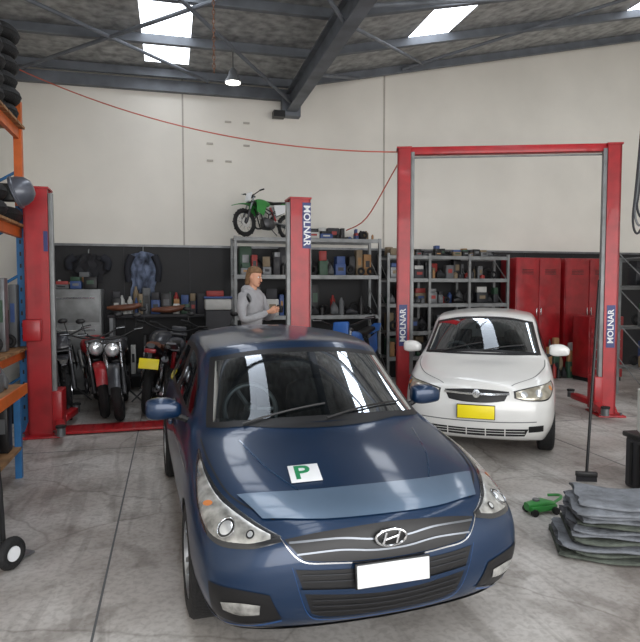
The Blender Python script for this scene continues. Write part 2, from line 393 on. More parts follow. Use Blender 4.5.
    def interior(s,dx,sx,hw,zt):
        mb=s.mb
        M=Matrix.Rotation(R(90),4,'Z')
        mb.hull([(-hw,.0,0,.02,.08),(-hw+.05,0,0,.2,.1),(0,0,0,.26,.13),(hw-.05,0,0,.2,.1),(hw,0,0,.02,.08)],SEAT,3,16,Matrix.Translation((-dx,0,.82))@M)
        mb.hull([(.06,0,0,.13,.04),(.02,0,0,.15,.09),(-.05,0,0,.12,.06)],SEAT,3,16,Matrix.Translation((-dx-.18,-.36,.92)))
        T=Matrix.Translation((-dx-.33,-.36,.98))@Matrix.Rotation(R(65),4,'Y')
        mb.torus((0,0,0),.19,.018,GREY,T,28,8)
        mb.cyl((-dx-.33,-.36,.98),(-dx-.1,-.36,.83),.035,BLK,10)
        for a in (90,210,330):
            p=T@Vector((.17*math.cos(R(a)),.17*math.sin(R(a)),0)); mb.tube([(-dx-.33,-.36,.98),p],.018,GREY,6)
        mb.sph((-dx-.33,-.36,.98),.05,GREY)
        for y in (-.36,.36):
            mb.hull([(-sx-.25,y,.42,.24,.07),(-sx+.28,y,.45,.25,.09)],SEAT,3)
            Q=Matrix.Translation((-sx-.25,y,.45))@Matrix.Rotation(R(-100),4,'Y')
            mb.hull([(0,0,0,.22,.07),(.3,0,0,.25,.08),(.55,0,0,.21,.06),(.6,0,0,.12,.04)],SEAT,3,20,Q)
            mb.hull([(.64,0,0,.1,.03),(.7,0,0,.13,.05),(.8,0,0,.12,.045),(.83,0,0,.06,.02)],SEAT,3,20,Q)
        mb.hull([(-sx-1.15,0,.78,.6,.3),(-sx-1.05,0,.78,.62,.33),(-sx-.95,0,.55,.6,.12)],SEAT,4)
        for y in (-.36,0,.36): mb.box((-sx-1.12,y,1.15),(.08,.2,.14),SEAT,bev=.03)
        mb.box((-dx-.42,0,zt-.14),(.03,.22,.06),BLK,bev=.012)
    def finish(s,name,loc,rz):
        bm=s.bm
        for P,a,d in s.holes:
            xs=[p[0] for p in P]; ys=[p[1] for p in P]
            box=(min(xs)-.04,max(xs)+.04,min(ys)-.04,max(ys)+.04)
            dd=d.normalized()
            def inb(f):
                c=f.calc_center_median(); return f.normal.dot(dd)<-.15 and box[0]<c[a[0]]<box[1] and box[2]<c[a[1]]<box[3]
            fs=[f for f in bm.faces if inb(f)]
            es=list({e for f in fs for e in f.edges})
            bmesh.ops.subdivide_edges(bm,edges=es,cuts=4,use_grid_fill=True)
            bm.normal_update()
            de=[f for f in bm.faces if inb(f) and pip(f.calc_center_median()[a[0]],f.calc_center_median()[a[1]],P)]
            bmesh.ops.delete(bm,geom=de,context='FACES')
        mb=s.mb; bm.verts.index_update()
        mm=[s.bmats[f.material_index] if f.material_index<len(s.bmats) and s.bmats[f.material_index] else s.paint for f in bm.faces]
        mb.add([v.co.copy() for v in bm.verts],[[v.index for v in f.verts] for f in bm.faces],mm)
        bm.free()
        return mb.finish(name,loc,rz,ang=32,rec=False)
FR=(-1,0,0)
# --- blue hatchback
st=[[(.13,0,.2),(.14,.27,.2),(.17,.54,.2),(.26,.75,.21),(.20,.845,.34),(.18,.865,.50),(.23,.855,.66),(.31,.77,.735),(.21,.55,.765),(.12,.28,.785),(.09,0,.79)],
 ring(.50,.19,.78,(.885,.34),(.91,.52),(.895,.70),(.58,.81,.825),(.52,.62,.86),(.46,.33,.877),(.44,0,.885)),
 ring(.87,.19,.80,(.89,.34),(.91,.57),(.90,.78),(.9,.82,.895),(.86,.63,.93),(.80,.34,.95),(.78,0,.957)),
 ring(1.22,.19,.80,(.885,.33),(.90,.57),(.89,.82),(1.25,.825,.945),(1.14,.70,.97),(1.02,.37,.995),(.98,0,1.0)),
 ring(1.32,.19,.80,(.885,.33),(.90,.57),(.89,.82),(1.37,.825,.955),(1.22,.70,1.005),(1.09,.38,1.04),(1.04,0,1.05)),
 ring(1.93,.19,.80,(.885,.33),(.90,.57),(.89,.84),(1.93,.84,.97),(1.86,.665,1.40),(1.72,.37,1.46),(1.67,0,1.475)),
 ring(2.05,.19,.80,(.885,.33),(.90,.57),(.89,.84),(2.05,.84,.975),(2.00,.67,1.43),(1.88,.37,1.49),(1.84,0,1.505)),
 ring(2.5,.19,.80,(.885,.33),(.90,.58),(.89,.85),(2.5,.845,.985),(2.5,.68,1.47),(2.5,.37,1.525),(2.5,0,1.54)),
 ring(3.2,.19,.80,(.885,.33),(.90,.58),(.89,.86),(3.2,.84,1.0),(3.2,.66,1.455),(3.2,.36,1.515),(3.2,0,1.53)),
 ring(3.75,.22,.78,(.87,.36),(.89,.6),(.88,.87),(3.75,.81,1.03),(3.75,.62,1.36),(3.78,.34,1.45),(3.8,0,1.46)),
 ring(4.1,.28,.72,(.80,.4),(.83,.6),(.81,.85),(4.05,.75,1.0),(4.0,.56,1.2),(4.0,.3,1.25),(4.0,0,1.26))]
cF=[[(.02,0,.33),(.04,.30,.33),(.11,.63,.33)],[(.0,0,.50),(.02,.30,.50),(.08,.64,.50)],[(.02,0,.68),(.04,.30,.68),(.11,.63,.665)]]
cR=[[(4.27,0,.4),(4.26,.27,.4),(4.22,.55,.4)],[(4.3,0,.6),(4.29,.27,.6),(4.24,.56,.6)],[(4.25,0,.88),(4.24,.27,.88),(4.18,.55,.88)]]
c=Car(st,cF,cR,(.87,3.52),.318,BLUE)
c.patch([(-1.8,-.64,1.365),(-1.7,-.33,1.42),(-1.6,0,1.435),(-1.7,.33,1.42),(-1.8,.64,1.365)],[(-1.3,-.735,.985),(-1.1,-.38,1.015),(-1.0,0,1.025),(-1.1,.38,1.015),(-1.3,.735,.985)],FR,GLASS,36,14,.004,0,1,BLK,True)
for sg in (-1,1):
    d=(0,-sg,0); y=sg*.8
    c.patch([(-1.56,y,1.03),(-1.80,y,1.22),(-2.1,y,1.37),(-2.46,y,1.41)],[(-1.54,y,1.0),(-1.80,y,1.0),(-2.1,y,1.005),(-2.46,y,1.01)],d,GLASS,18,10,.004,0,1,BLK,True)
    c.patch([(-2.54,y,1.41),(-2.9,y,1.40),(-3.2,y,1.37)],[(-2.54,y,1.01),(-2.9,y,1.02),(-3.2,y,1.03)],d,GLASS,14,10,.004,0,1,BLK,True)
    c.patch([(-3.24,y,1.36),(-3.5,y,1.29),(-3.68,y,1.19)],[(-3.24,y,1.04),(-3.5,y,1.07),(-3.68,y,1.14)],d,BLK,8,6,.004)
    c.line([(-2.5,y,1.42),(-2.5,y,1.0)],d,.08,BLK,.003,10,(1,0,0))
    for x in (-1.42,-2.5,-3.35): c.line([(x,y,.96),(x-.02,y,.6),(x,y,.27)] if x>-3 else [(x,y,.98),(x+.0,y,.75)],d,.008,BLK,.003,20,(1,0,0))
    c.line([(-1.42,y,.28),(-3.1,y,.28)],d,.03,BLK,.003)
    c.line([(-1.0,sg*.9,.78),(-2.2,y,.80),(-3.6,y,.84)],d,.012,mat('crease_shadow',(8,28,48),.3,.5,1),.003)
    for x in (-2.25,-3.1): c.mb.hull([(-.1,0,0,.008,.01),(-.08,0,0,.02,.016),(.08,0,0,.02,.016),(.1,0,0,.008,.01)],BLUE,2.4,12,Matrix.Translation((x,sg*.91,.83)))
    # headlights
    hd=(-.75,-sg*.5,-.35)
    c.patch([(-.11,sg*.525,.712),(-.23,sg*.64,.76),(-.45,sg*.76,.82),(-.72,sg*.82,.885),(-.98,sg*.835,.935)],[(-.10,sg*.525,.688),(-.15,sg*.66,.65),(-.28,sg*.81,.655),(-.55,sg*.87,.755),(-.98,sg*.845,.928)],hd,LENSD,36,12,.003,.004)
    c.patch([(-.15,sg*.56,.708),(-.24,sg*.65,.745),(-.45,sg*.765,.80),(-.68,sg*.82,.862),(-.86,sg*.835,.905)],[(-.14,sg*.56,.69),(-.18,sg*.67,.665),(-.30,sg*.80,.672),(-.53,sg*.86,.755),(-.86,sg*.845,.897)],hd,LENS,36,12,.005,.006)
    c.disc((-.27,sg*.745,.71),.043,hd,LENSD,.013); c.disc((-.27,sg*.745,.71),.032,hd,LENSW,.015,20,1,.006); c.ringp((-.27,sg*.745,.71),.043,.003,hd,CHR,.015)
    c.disc((-.19,sg*.645,.70),.02,hd,LENSD,.012); c.disc((-.19,sg*.645,.70),.013,hd,LENSW,.014); c.disc((-.46,sg*.82,.775),.014,hd,AMB,.012,16,2.2)
    # fog lamp
    fd=(-.85,-sg*.5,0)
    c.patch([(-.1,sg*.57,.45),(-.14,sg*.70,.475),(-.25,sg*.83,.49)],[(-.1,sg*.52,.32),(-.16,sg*.68,.285),(-.28,sg*.81,.31)],fd,BLK,14,8,.004)
    c.patch([(-.12,sg*.61,.40),(-.16,sg*.70,.412),(-.2,sg*.78,.405)],[(-.12,sg*.62,.35),(-.16,sg*.70,.342),(-.2,sg*.77,.365)],fd,LENS,10,6,.008,.006)
    c.line([(-.1,sg*.52,.315),(-.16,sg*.68,.278),(-.28,sg*.82,.30),(-.3,sg*.85,.42)],fd,.010,TRIMB,.010)
    # bonnet shut lines
    c.line([(-.20,sg*.53,.74),(-.45,sg*.70,.84),(-.8,sg*.765,.91),(-1.15,sg*.78,.95)],(0,0,-1),.009,BLK,.003,30,(0,1,0))
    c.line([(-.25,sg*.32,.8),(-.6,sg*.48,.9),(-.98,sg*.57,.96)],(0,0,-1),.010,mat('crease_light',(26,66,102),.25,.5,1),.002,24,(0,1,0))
    c.mirror(-1.62,.985,1.05,sg,BLUE)
    c.patch([(-4.1,sg*.62,.98),(-4.0,sg*.75,.98)],[(-4.15,sg*.5,.82),(-4.0,sg*.8,.80)],(.7,-sg*.7,0),DRED,8,6,.006,0,smooth=False)
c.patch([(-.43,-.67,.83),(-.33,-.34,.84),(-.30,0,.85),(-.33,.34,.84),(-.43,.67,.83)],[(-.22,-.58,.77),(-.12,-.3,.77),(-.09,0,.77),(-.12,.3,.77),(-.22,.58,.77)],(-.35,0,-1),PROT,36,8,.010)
# grille
c.patch([(0,-.50,.690),(0,-.3,.72),(0,0,.738),(0,.3,.72),(0,.50,.690)],[(0,-.42,.605),(0,-.28,.592),(0,0,.585),(0,.28,.592),(0,.42,.605)],FR,BLK,36,10,.004)
for za,w,hw in ((.695,.008,.48),(.648,.008,.45)):
    e=.008
    c.line([(0,-hw,za-.010-e),(0,-.25,za-.006),(0,-.08,za-.020),(0,.08,za-.020),(0,.25,za-.006),(0,hw,za-.010-e)],FR,w,CHD,.012,40)
c.line([(0,-.515,.692),(0,-.43,.602),(0,-.28,.586),(0,0,.578),(0,.28,.586),(0,.43,.602),(0,.515,.692)],FR,.007,CHR,.009,50)
pt,_=c.hit((0,0,.675),FR,.02)
c.mb.sph((pt.x-.004,0,pt.z),(.01,.078,.042),BLK,20)
c.mb.tube([(pt.x+.004,.078*math.cos(2*math.pi*i/32),pt.z+.04*math.sin(2*math.pi*i/32)) for i in range(32)],.007,CHR,8,closed=True)
for y0,y1 in ((-.042,-.026),(.026,.042)): c.mb.tube([(pt.x+.008,y0,pt.z-.028),(pt.x+.008,y1,pt.z+.028)],.0075,CHR,8)
c.mb.tube([(pt.x+.008,-.034,pt.z-.008),(pt.x+.008,0,pt.z),(pt.x+.008,.034,pt.z+.008)],.0065,CHR,8)
# bumper bar + lower hexagonal intake
SLAT=mat('slat_dark_grey',(50,52,56),.4,.2)
c.patch([(0,-.46,.565),(0,-.3,.555),(0,0,.55),(0,.3,.555),(0,.46,.565)],[(0,-.38,.34),(0,-.28,.31),(0,0,.305),(0,.28,.31),(0,.38,.34)],FR,BLK,30,8,.003)
for z in (.53,.50): c.line([(0,-.43,z+.01),(0,0,z-.004),(0,.43,z+.01)],FR,.005,SLAT,.008,30)
c.patch([(0,-.44,.475),(0,0,.455),(0,.44,.475)],[(0,-.43,.455),(0,0,.425),(0,.43,.455)],FR,BLUE,30,3,.012)
for z in (.405,.375,.345): c.line([(0,-.38,z+.01),(0,0,z-.008),(0,.38,z+.01)],FR,.005,SLAT,.008,30)
c.line([(0,-.475,.575),(0,-.40,.345),(0,-.29,.295),(0,0,.288),(0,.29,.295),(0,.40,.345),(0,.475,.575)],FR,.008,TRIMB,.006,50)
c.line([(-.3,-.78,.235),(0,-.42,.225),(0,0,.222),(0,.42,.225),(-.3,.78,.235)],FR,.025,BLK,.01,40)
pp,_=c.hit((0,0,.53),FR,.0)
c.mb.box((pp.x+.024,0,.525),(.012,.385,.118),BLK,(0,R(-4),0),.004); c.mb.box((pp.x+.032,0,.525),(.008,.37,.106),PWH,(0,R(-4),0),.003)
q,n=c.hit((-.48,-.30,.9),(0,0,-1),.006)
T=Matrix.Translation(q)@Vector((0,0,1)).rotation_difference(n).to_matrix().to_4x4()@Matrix.Rotation(R(84),4,'Z')
s_=MB(); s_.box((0,0,0),(.165,.165,.004),PWH,bev=.001); c.mb.add(s_.v,s_.f,PWH,T); c.mb.text('P',.18,PGR,T@Matrix.Translation((-.015,.0,.003)),.001)
c.line([(-1.28,-.70,.97),(-1.07,-.35,.99),(-1.0,0,1.0),(-1.07,.35,.99),(-1.28,.70,.97)],(-.5,0,-1),.06,BLK,.004,30,(1,0,0))
for a,b in (((-1.13,-.52,1.0),(-1.18,.02,1.06)),((-1.04,.0,1.03),(-1.26,.58,1.06))):
    pts=[c.hit(Vector(a).lerp(Vector(b),i/8),(-.6,0,-.8),.018)[0] for i in range(9)]; c.mb.tube(pts,.007,BLK,6)
c.mb.box((-1.34,-.28,.965),(.12,.3,.01),PWH,(0,0,.1))
c.interior(1.42,2.35,.66,1.43)
for x in (.87,3.52):
    for sg in (-1,1): c.wheel((-x,sg*.80,.318),sg,.318,SIL,5,.205)
f=(math.sin(R(17)),-math.cos(R(17)))
c.finish('hatchback_car',(.345,2.79,0),math.atan2(f[1],f[0]))
# --- white hatchback
st=[[(.12,0,.2),(.13,.25,.2),(.17,.47,.2),(.25,.66,.21),(.2,.745,.34),(.18,.765,.5),(.2,.755,.68),(.28,.68,.80),(.20,.49,.83),(.13,.25,.845),(.11,0,.85)],
 ring(.44,.19,.72,(.81,.34),(.83,.54),(.82,.76),(.48,.745,.90),(.44,.57,.93),(.38,.3,.945),(.36,0,.95)),
 ring(.78,.19,.74,(.83,.34),(.845,.58),(.835,.82),(.80,.765,.955),(.78,.6,.99),(.74,.32,1.005),(.73,0,1.01)),
 ring(1.08,.19,.75,(.83,.34),(.84,.58),(.835,.84),(1.1,.775,1.0),(1.02,.67,1.03),(.94,.36,1.055),(.91,0,1.06)),
 ring(1.18,.19,.75,(.83,.34),(.84,.58),(.835,.85),(1.2,.775,1.01),(1.08,.665,1.07),(1.0,.36,1.10),(.97,0,1.11)),
 ring(1.7,.19,.75,(.83,.34),(.84,.58),(.835,.86),(1.7,.79,1.02),(1.66,.625,1.46),(1.56,.34,1.52),(1.52,0,1.535)),
 ring(1.82,.19,.75,(.83,.34),(.84,.58),(.835,.86),(1.82,.79,1.02),(1.79,.63,1.49),(1.72,.34,1.55),(1.7,0,1.565)),
 ring(2.3,.19,.75,(.83,.34),(.84,.58),(.835,.87),(2.3,.795,1.03),(2.3,.635,1.52),(2.3,.34,1.585),(2.3,0,1.595)),
 ring(2.95,.19,.75,(.83,.34),(.84,.58),(.835,.88),(2.95,.79,1.04),(2.95,.62,1.50),(2.95,.33,1.57),(2.95,0,1.58)),
 ring(3.45,.22,.72,(.81,.36),(.825,.6),(.82,.88),(3.45,.76,1.06),(3.45,.58,1.42),(3.48,.32,1.49),(3.5,0,1.50)),
 ring(3.70,.28,.66,(.74,.4),(.77,.6),(.76,.88),(3.66,.70,1.02),(3.62,.53,1.3),(3.62,.28,1.35),(3.62,0,1.36))]
cF=[[(.03,0,.34),(.05,.26,.34),(.10,.56,.34)],[(.0,0,.52),(.02,.26,.52),(.07,.56,.52)],[(.03,0,.72),(.05,.26,.72),(.10,.55,.71)]]
cR=[[(3.85,0,.4),(3.84,.25,.4),(3.8,.5,.4)],[(3.88,0,.6),(3.87,.25,.6),(3.82,.52,.6)],[(3.84,0,.9),(3.83,.25,.9),(3.78,.5,.9)]]
c=Car(st,cF,cR,(.78,3.26),.295,WHITE)
c.patch([(-1.6,-.60,1.43),(-1.5,-.32,1.485),(-1.45,0,1.50),(-1.5,.32,1.485),(-1.6,.60,1.43)],[(-1.1,-.69,1.055),(-1.0,-.36,1.08),(-.95,0,1.09),(-1.0,.36,1.08),(-1.1,.69,1.055)],FR,GLASS,32,14,.004,0,1,BLK,True)
for sg in (-1,1):
    d=(0,-sg,0); y=sg*.76
    c.patch([(-1.32,y,1.09),(-1.55,y,1.29),(-1.8,y,1.42),(-2.2,y,1.46)],[(-1.3,y,1.05),(-1.55,y,1.05),(-1.8,y,1.055),(-2.2,y,1.06)],d,GLASS,18,10,.004,0,1,BLK,True)
    c.patch([(-2.28,y,1.46),(-2.6,y,1.455),(-2.95,y,1.42)],[(-2.28,y,1.06),(-2.6,y,1.065),(-2.95,y,1.08)],d,GLASS,14,10,.004,0,1,BLK,True)
    c.line([(-2.24,y,1.47),(-2.24,y,1.05)],d,.08,BLK,.003,10,(1,0,0))
    for x in (-1.25,-2.24): c.line([(x,y,1.0),(x,y,.6),(x,y,.27)],d,.008,BLK,.003,20,(1,0,0))
    c.line([(-1.1,y,.5),(-2.9,y,.5)],d,.035,mat('rub_strip',(190,190,188),.5),.006)
    hd=(-.8,-sg*.5,-.25)
    c.patch([(-.12,sg*.38,.765),(-.2,sg*.52,.795),(-.34,sg*.71,.83),(-.52,sg*.79,.855)],[(-.10,sg*.38,.69),(-.12,sg*.52,.665),(-.24,sg*.73,.67),(-.50,sg*.81,.79)],hd,BLK,26,10,.003,.004)
    c.patch([(-.12,sg*.40,.755),(-.2,sg*.52,.783),(-.34,sg*.70,.818),(-.5,sg*.785,.845)],[(-.10,sg*.40,.70),(-.12,sg*.52,.677),(-.24,sg*.72,.683),(-.48,sg*.80,.795)],hd,LENSY,26,10,.005,.008)
    c.disc((-.14,sg*.48,.725),.034,hd,LENSW,.016); c.disc((-.22,sg*.62,.73),.04,hd,LENSW,.016); c.disc((-.36,sg*.755,.78),.028,hd,AMB,.014)
    c.patch([(-.1,sg*.54,.40),(-.2,sg*.69,.41)],[(-.1,sg*.54,.33),(-.2,sg*.69,.34)],FR,BLK,8,6,.005)
    c.line([(-.15,sg*.36,.78),(-.4,sg*.60,.92),(-.75,sg*.71,.98),(-1.05,sg*.73,1.0)],(0,0,-1),.009,GREY,.003,30,(0,1,0))
    c.mirror(-1.38,.91,1.10,sg,WHITE)
c.patch([(0,-.34,.76),(0,-.15,.775),(0,0,.78),(0,.15,.775),(0,.34,.76)],[(0,-.29,.665),(0,-.15,.645),(0,0,.64),(0,.15,.645),(0,.29,.665)],FR,BLK,24,6,.004)
c.line([(0,-.34,.735),(0,0,.725),(0,.34,.735)],FR,.02,CHR,.014,30)
c.disc((0,0,.727),.04,FR,CHR,.024,18)
c.patch([(0,-.54,.37),(0,0,.36),(0,.54,.37)],[(0,-.50,.285),(0,0,.275),(0,.50,.285)],FR,BLK,26,6,.004)
for z in (.345,.315): c.line([(0,-.50,z),(0,0,z-.005),(0,.50,z)],FR,.007,WHITE,.008,30)
for y in (-.3,-.1,.1,.3): c.line([(0,y,.37),(0,y,.28)],FR,.012,WHITE,.008,6,(0,1,0))
c.line([(-.1,-.62,.45),(0,-.3,.44),(0,0,.44),(0,.3,.44),(-.1,.62,.45)],FR,.01,GREY,.004,30)
pp,_=c.hit((0,0,.53),FR,.0); c.mb.box((pp.x+.02,0,.545),(.012,.40,.155),BLK,bev=.004); c.mb.box((pp.x+.03,0,.545),(.008,.385,.14),YEL,bev=.003)
c.line([(-1.1,-.65,1.03),(-.97,-.34,1.06),(-.93,0,1.07),(-.97,.34,1.06),(-1.1,.65,1.03)],(-.5,0,-1),.05,BLK,.004,30,(1,0,0))
for a,b in (((-1.0,-.5,1.07),(-1.12,.0,1.14)),((-.97,.0,1.09),(-1.16,.5,1.14))):
    c.mb.tube([c.hit(Vector(a).lerp(Vector(b),i/8),(-.6,0,-.8),.018)[0] for i in range(9)],.008,BLK,6)
c.interior(1.22,2.1,.62,1.50)
for x in (.78,3.26):
    for sg in (-1,1): c.wheel((-x,sg*.74,.295),sg,.295,SIL,7,.185)
f=(-math.sin(R(18)),-math.cos(R(18)))
c.finish('hatchback_car.001',(1.67,6.37,0),math.atan2(f[1],f[0]))
# ---------------- HOISTS
def hoist(name,half,H,w,d,loc,rz_,beam,lab):
    mb=MB()
    for sg in (-1,1):
        x=sg*half; t=.025
        mb.box((x+sg*(w/2-t/2),0,H/2),(t,d,H),RED)
        mb.box((x,-d/2+t/2,H/2),(w,t,H),RED); mb.box((x,d/2-t/2,H/2),(w,t,H),RED)
        mb.box((x-sg*(w/2-.012),-d/2+.05,H/2),(.024,.07,H),RED); mb.box((x-sg*(w/2-.012),d/2-.05,H/2),(.024,.07,H),RED)
        mb.box((x,0,H/2),(w*.5,d*.55,H-.02),BLK)
        mb.box((x-sg*(w/2+.03),-d/2+.05,H/2),(.055,.08,H-.1),GSTEEL,bev=.008)
        mb.box((x,0,H+.01),(w+.03,d+.03,.025),RED)
        mb.box((x,0,.0125),(w+.2,d+.3,.025),RED,bev=.005)
        for bx in (-1,1):
            for by in (-1,1): mb.cyl((x+bx*(w/2+.05),by*(d/2+.08),.02),(x+bx*(w/2+.05),by*(d/2+.08),.06),.018,GREY,8)
            mb.add([(x+bx*w/2,-.01,.025),(x+bx*(w/2+.08),-.01,.025),(x+bx*w/2,-.01,.25),(x+bx*w/2,.01,.025),(x+bx*(w/2+.08),.01,.025),(x+bx*w/2,.01,.25)],[(0,1,2),(5,4,3),(0,3,4,1),(1,4,5,2),(2,5,3,0)],RED)
        cx=x-sg*(w/2+.06); mb.box((cx,0,.32),(.12,d+.06,.5),RED,bev=.012)
        for q in (-1,1):
            a=Vector((cx-sg*.02,q*.12,.16)); b=Vector((cx-sg*.10,q*.62,.16)); m_=(a+b)/2; an=math.atan2(b.y-a.y,b.x-a.x)
            mb.box(m_,((b-a).length,.11,.09),RED,(0,0,an),.01); e=b+(b-a).normalized()*.10; mb.box((m_+e)/2+Vector((0,0,.0)),((e-m_).length,.08,.06),GREY,(0,0,an),.006)
            mb.cyl(e+Vector((0,0,-.04)),e+Vector((0,0,.06)),.05,GREY,16); mb.cyl(e+Vector((0,0,.06)),e+Vector((0,0,.085)),.06,RUB,16)
        z0,z1,lx=lab
        if beam or sg>0:
            mb.box((x+lx,-d/2-.003,(z0+z1)/2),(.12,.006,z1-z0),LBL)
            T=Matrix.Translation((x+lx,-d/2-.008,(z0+z1)/2))@Matrix.Rotation(R(90),4,'X')@Matrix.Rotation(R(-90 if not beam else 90),4,'Z')
            mb.text('MOLNAR',.135 if not beam else .12,PWH,T,.001)
        else:
            mb.box((x+.11,-d/2-.003,2.45),(.05,.006,.25),LBL)
    if beam: mb.box((0,0,H-.03),(2*half+w,.16,.11),RED,bev=.01); mb.tube([(-half,0,H-.12),(half,0,H-.12)],.012,GREY,6)
    else:
        mb.box((0,0,.03),(2*half-w,.42,.03),RED,bev=.006)
        for i in range(22): mb.box((-half+.35+i*(2*half-.7)/21,0,.048),(.03,.36,.006),DRED)
        mb.box((-half-.05,-d/2-.09,1.35),(.2,.14,.26),RED,bev=.01)
    return mb.finish(name,loc,rz_)
hoist('two_post_hoist',1.50,3.93,.19,.24,(2.75,8.97,0),R(-4.9),True,(1.0,1.62,0))
hoist('two_post_hoist.001',1.685,3.10,.28,.32,(-1.935,8.075,0),R(15.3),False,(2.42,3.05,.085))
# ---------------- MOTORCYCLES
def bike(name,loc,rz_,col,sc=1.0,dirt=True,plate=None,lean=8,col2=None,seat=None):
    mb=MB(); col2=col2 or BLK; seat=seat or BLK; mb.M=Matrix.Rotation(R(lean),4,'X')@Matrix.Scale(sc,4)
    for x,r in ((.72,.34),(-.68,.32)):
        t=.045 if dirt else .06; mb.torus((x,0,r),r-t,t,RUB,'Y',36,10)
        if dirt:
            for i in range(36):
                a=2*math.pi*i/36; mb.box((x+(r-.002)*math.cos(a),((i%3)-1)*.025,r+(r-.002)*math.sin(a)),(.03,.022,.014),RUB,(0,-a+R(90),0))
        mb.torus((x,0,r),r-2*t-.005,.016,SIL if not dirt else BLK,'Y',36,8); mb.cyl((x,-.06,r),(x,.06,r),.04,ENG,14)
        mb.cyl((x,.05,r),(x,.056,r),.12,CHR,20)
        for i in range(14):
            a=2*math.pi*i/14; mb.tube([(x+.035*math.cos(a),(.04 if i%2 else -.04),r+.035*math.sin(a)),(x+(r-2*t)*math.cos(a+.15),0,r+(r-2*t)*math.sin(a+.15))],.004,CHR,4)
    for y in (-.09,.09):
        mb.tube([(.72,y,.34),(.60,y,.66)],.028,ENG,10); mb.tube([(.60,y,.66),(.46,y,1.0)],.02,CHR if not dirt else SIL,10)
        mb.tube([(-.68,y*.9,.32),(-.1,y*.7,.42)],.026,SIL,8)
        mb.tube([(.44,y*.3,.92),(.25,y,.55),(.15,y,.25),(-.12,y,.24),(-.15,y,.62),(.40,y*.4,.86)],.018,col2,8)
        mb.tube([(-.15,y,.6),(-.6,y*.9,.84)],.014,col2,8)
    for z,x in ((.98,.465),(.84,.52)): mb.box((x,0,z),(.07,.24,.035),ENG,(0,R(-22),0),.008)
    mb.tube([(.40,-.40,1.12),(.44,-.30,1.10),(.47,-.1,1.03),(.47,.1,1.03),(.44,.30,1.10),(.40,.40,1.12)],.012,BLK,8,4)
    for y in (-1,1): mb.cyl((.40,y*.40,1.12),(.43,y*.28,1.105),.019,RUB,10); mb.tube([(.46,y*.29,1.11),(.47,y*.40,1.115)],.006,SIL,6)
    mb.hull([(.16,0,.38,.08,.1),(.1,0,.36,.13,.15),(-.1,0,.34,.14,.14),(-.2,0,.34,.08,.09)],ENG,3.2,16)
    for i in range(7): mb.box((.12+i*.004,0,.48+i*.028),(.16,.15,.012),ENG,(0,R(12),0),.003)
    mb.box((.15,0,.70),(.12,.13,.06),ENG,(0,R(12),0),.015); mb.lathe([(.1,0),(.1,.02),(.06,.04)],ENG,Matrix.Translation((-.02,-.14,.34))@Matrix.Rotation(R(90),4,'X'),20)
    mb.tube([(.22,-.05,.6),(.34,-.08,.45),(.24,-.14,.25),(-.05,-.15,.3),(-.3,-.15,.55)],.022,CHR if not dirt else ENG,8,4); mb.tube([(-.3,-.15,.55),(-.72,-.16,.74)],.045,SIL,12)
    mb.tube([(-.12,0,.78),(-.3,0,.45)],.028,DRED,8)
    if dirt:
        mb.hull([(.38,0,.86,.05,.05),(.28,0,.86,.11,.09),(.1,0,.84,.12,.1),(-.06,0,.84,.07,.05)],col,2.6,16,None,3)
        mb.hull([(.1,0,.90,.06,.03),(-.2,0,.88,.08,.04),(-.62,0,.93,.08,.035),(-.7,0,.93,.04,.02)],seat,3,14)
        mb.hull([(-.45,0,.88,.09,.02),(-.75,0,.9,.1,.015),(-1.0,0,.98,.06,.01)],col,3,12)
        mb.hull([(.38,0,.72,.04,.012),(.6,0,.79,.08,.014),(.85,0,.78,.07,.012),(1.08,0,.72,.03,.008)],col,3,12,None,3)
        for y in (-1,1):
            mb.add([(.42,y*.14,.9),(.46,y*.17,.62),(.22,y*.15,.52),(.08,y*.13,.84)],[(0,1,2,3)],col); mb.add([(-.15,y*.12,.82),(-.2,y*.14,.55),(-.5,y*.13,.66),(-.62,y*.1,.88)],[(0,1,2,3)],PWH if col is GREEN else col)
        mb.box((.56,0,.98),(.02,.2,.22),PWH if col is GREEN else col,(0,R(-20),0),.02)
    else:
        mb.hull([(.42,0,.86,.05,.05),(.32,0,.90,.14,.12),(.1,0,.90,.17,.13),(-.1,0,.84,.1,.07)],col,2.4,18,None,3)
        mb.hull([(-.02,0,.84,.08,.04),(-.2,0,.80,.14,.05),(-.5,0,.84,.13,.05),(-.7,0,.90,.09,.05)],seat,3,14,None,3)
        mb.hull([(-.3,0,.76,.11,.06),(-.7,0,.84,.10,.05),(-.95,0,.92,.05,.03)],col,2.6,14)
        mb.lathe([(.02,-.09),(.085,-.05),(.1,.02),(.095,.03)],BLK,Matrix.Translation((.62,0,.9))@Matrix.Rotation(R(80),4,'Y'),22); mb.sph((.65,0,.9),(.03,.085,.085),LENSW)
        arc=[(.72+.38*math.cos(R(a)),0,.34+.38*math.sin(R(a))) for a in range(20,150,12)]
        mb.loft([[Vector(p)+Vector((0,-.07,0)),Vector(p)+Vector((0,-.03,.02)),Vector(p)+Vector((0,.03,.02)),Vector(p)+Vector((0,.07,0))] for p in arc],col,False,False)
        for y in (-.3,.3): mb.tube([(.44,y,1.1),(.46,y*1.1,1.26)],.006,BLK,6); mb.sph((.46,y*1.15,1.29),(.015,.06,.035),BLK,12)
        mb.tube([(-.68,.1,.32),(-.5,.12,.78)],.03,CHR,8); mb.tube([(-.68,-.1,.32),(-.5,-.12,.78)],.03,CHR,8)
        mb.box((-.98,0,.86),(.03,.14,.05),DRED,bev=.01)
    if plate: mb.box((-1.0,0,.7),(.01,.24,.13),plate,(0,R(15),0),.003); mb.box((-.97,0,.76),(.03,.05,.2),BLK,(0,R(15),0))
    mb.tube([(.02,.12,.25),(-.05,.30,.02/sc+.005)],.012,ENG,6)
    return mb.finish(name,loc,rz_)
DK=mat('dark_fairing',(52,54,60),.35,.2,.5)
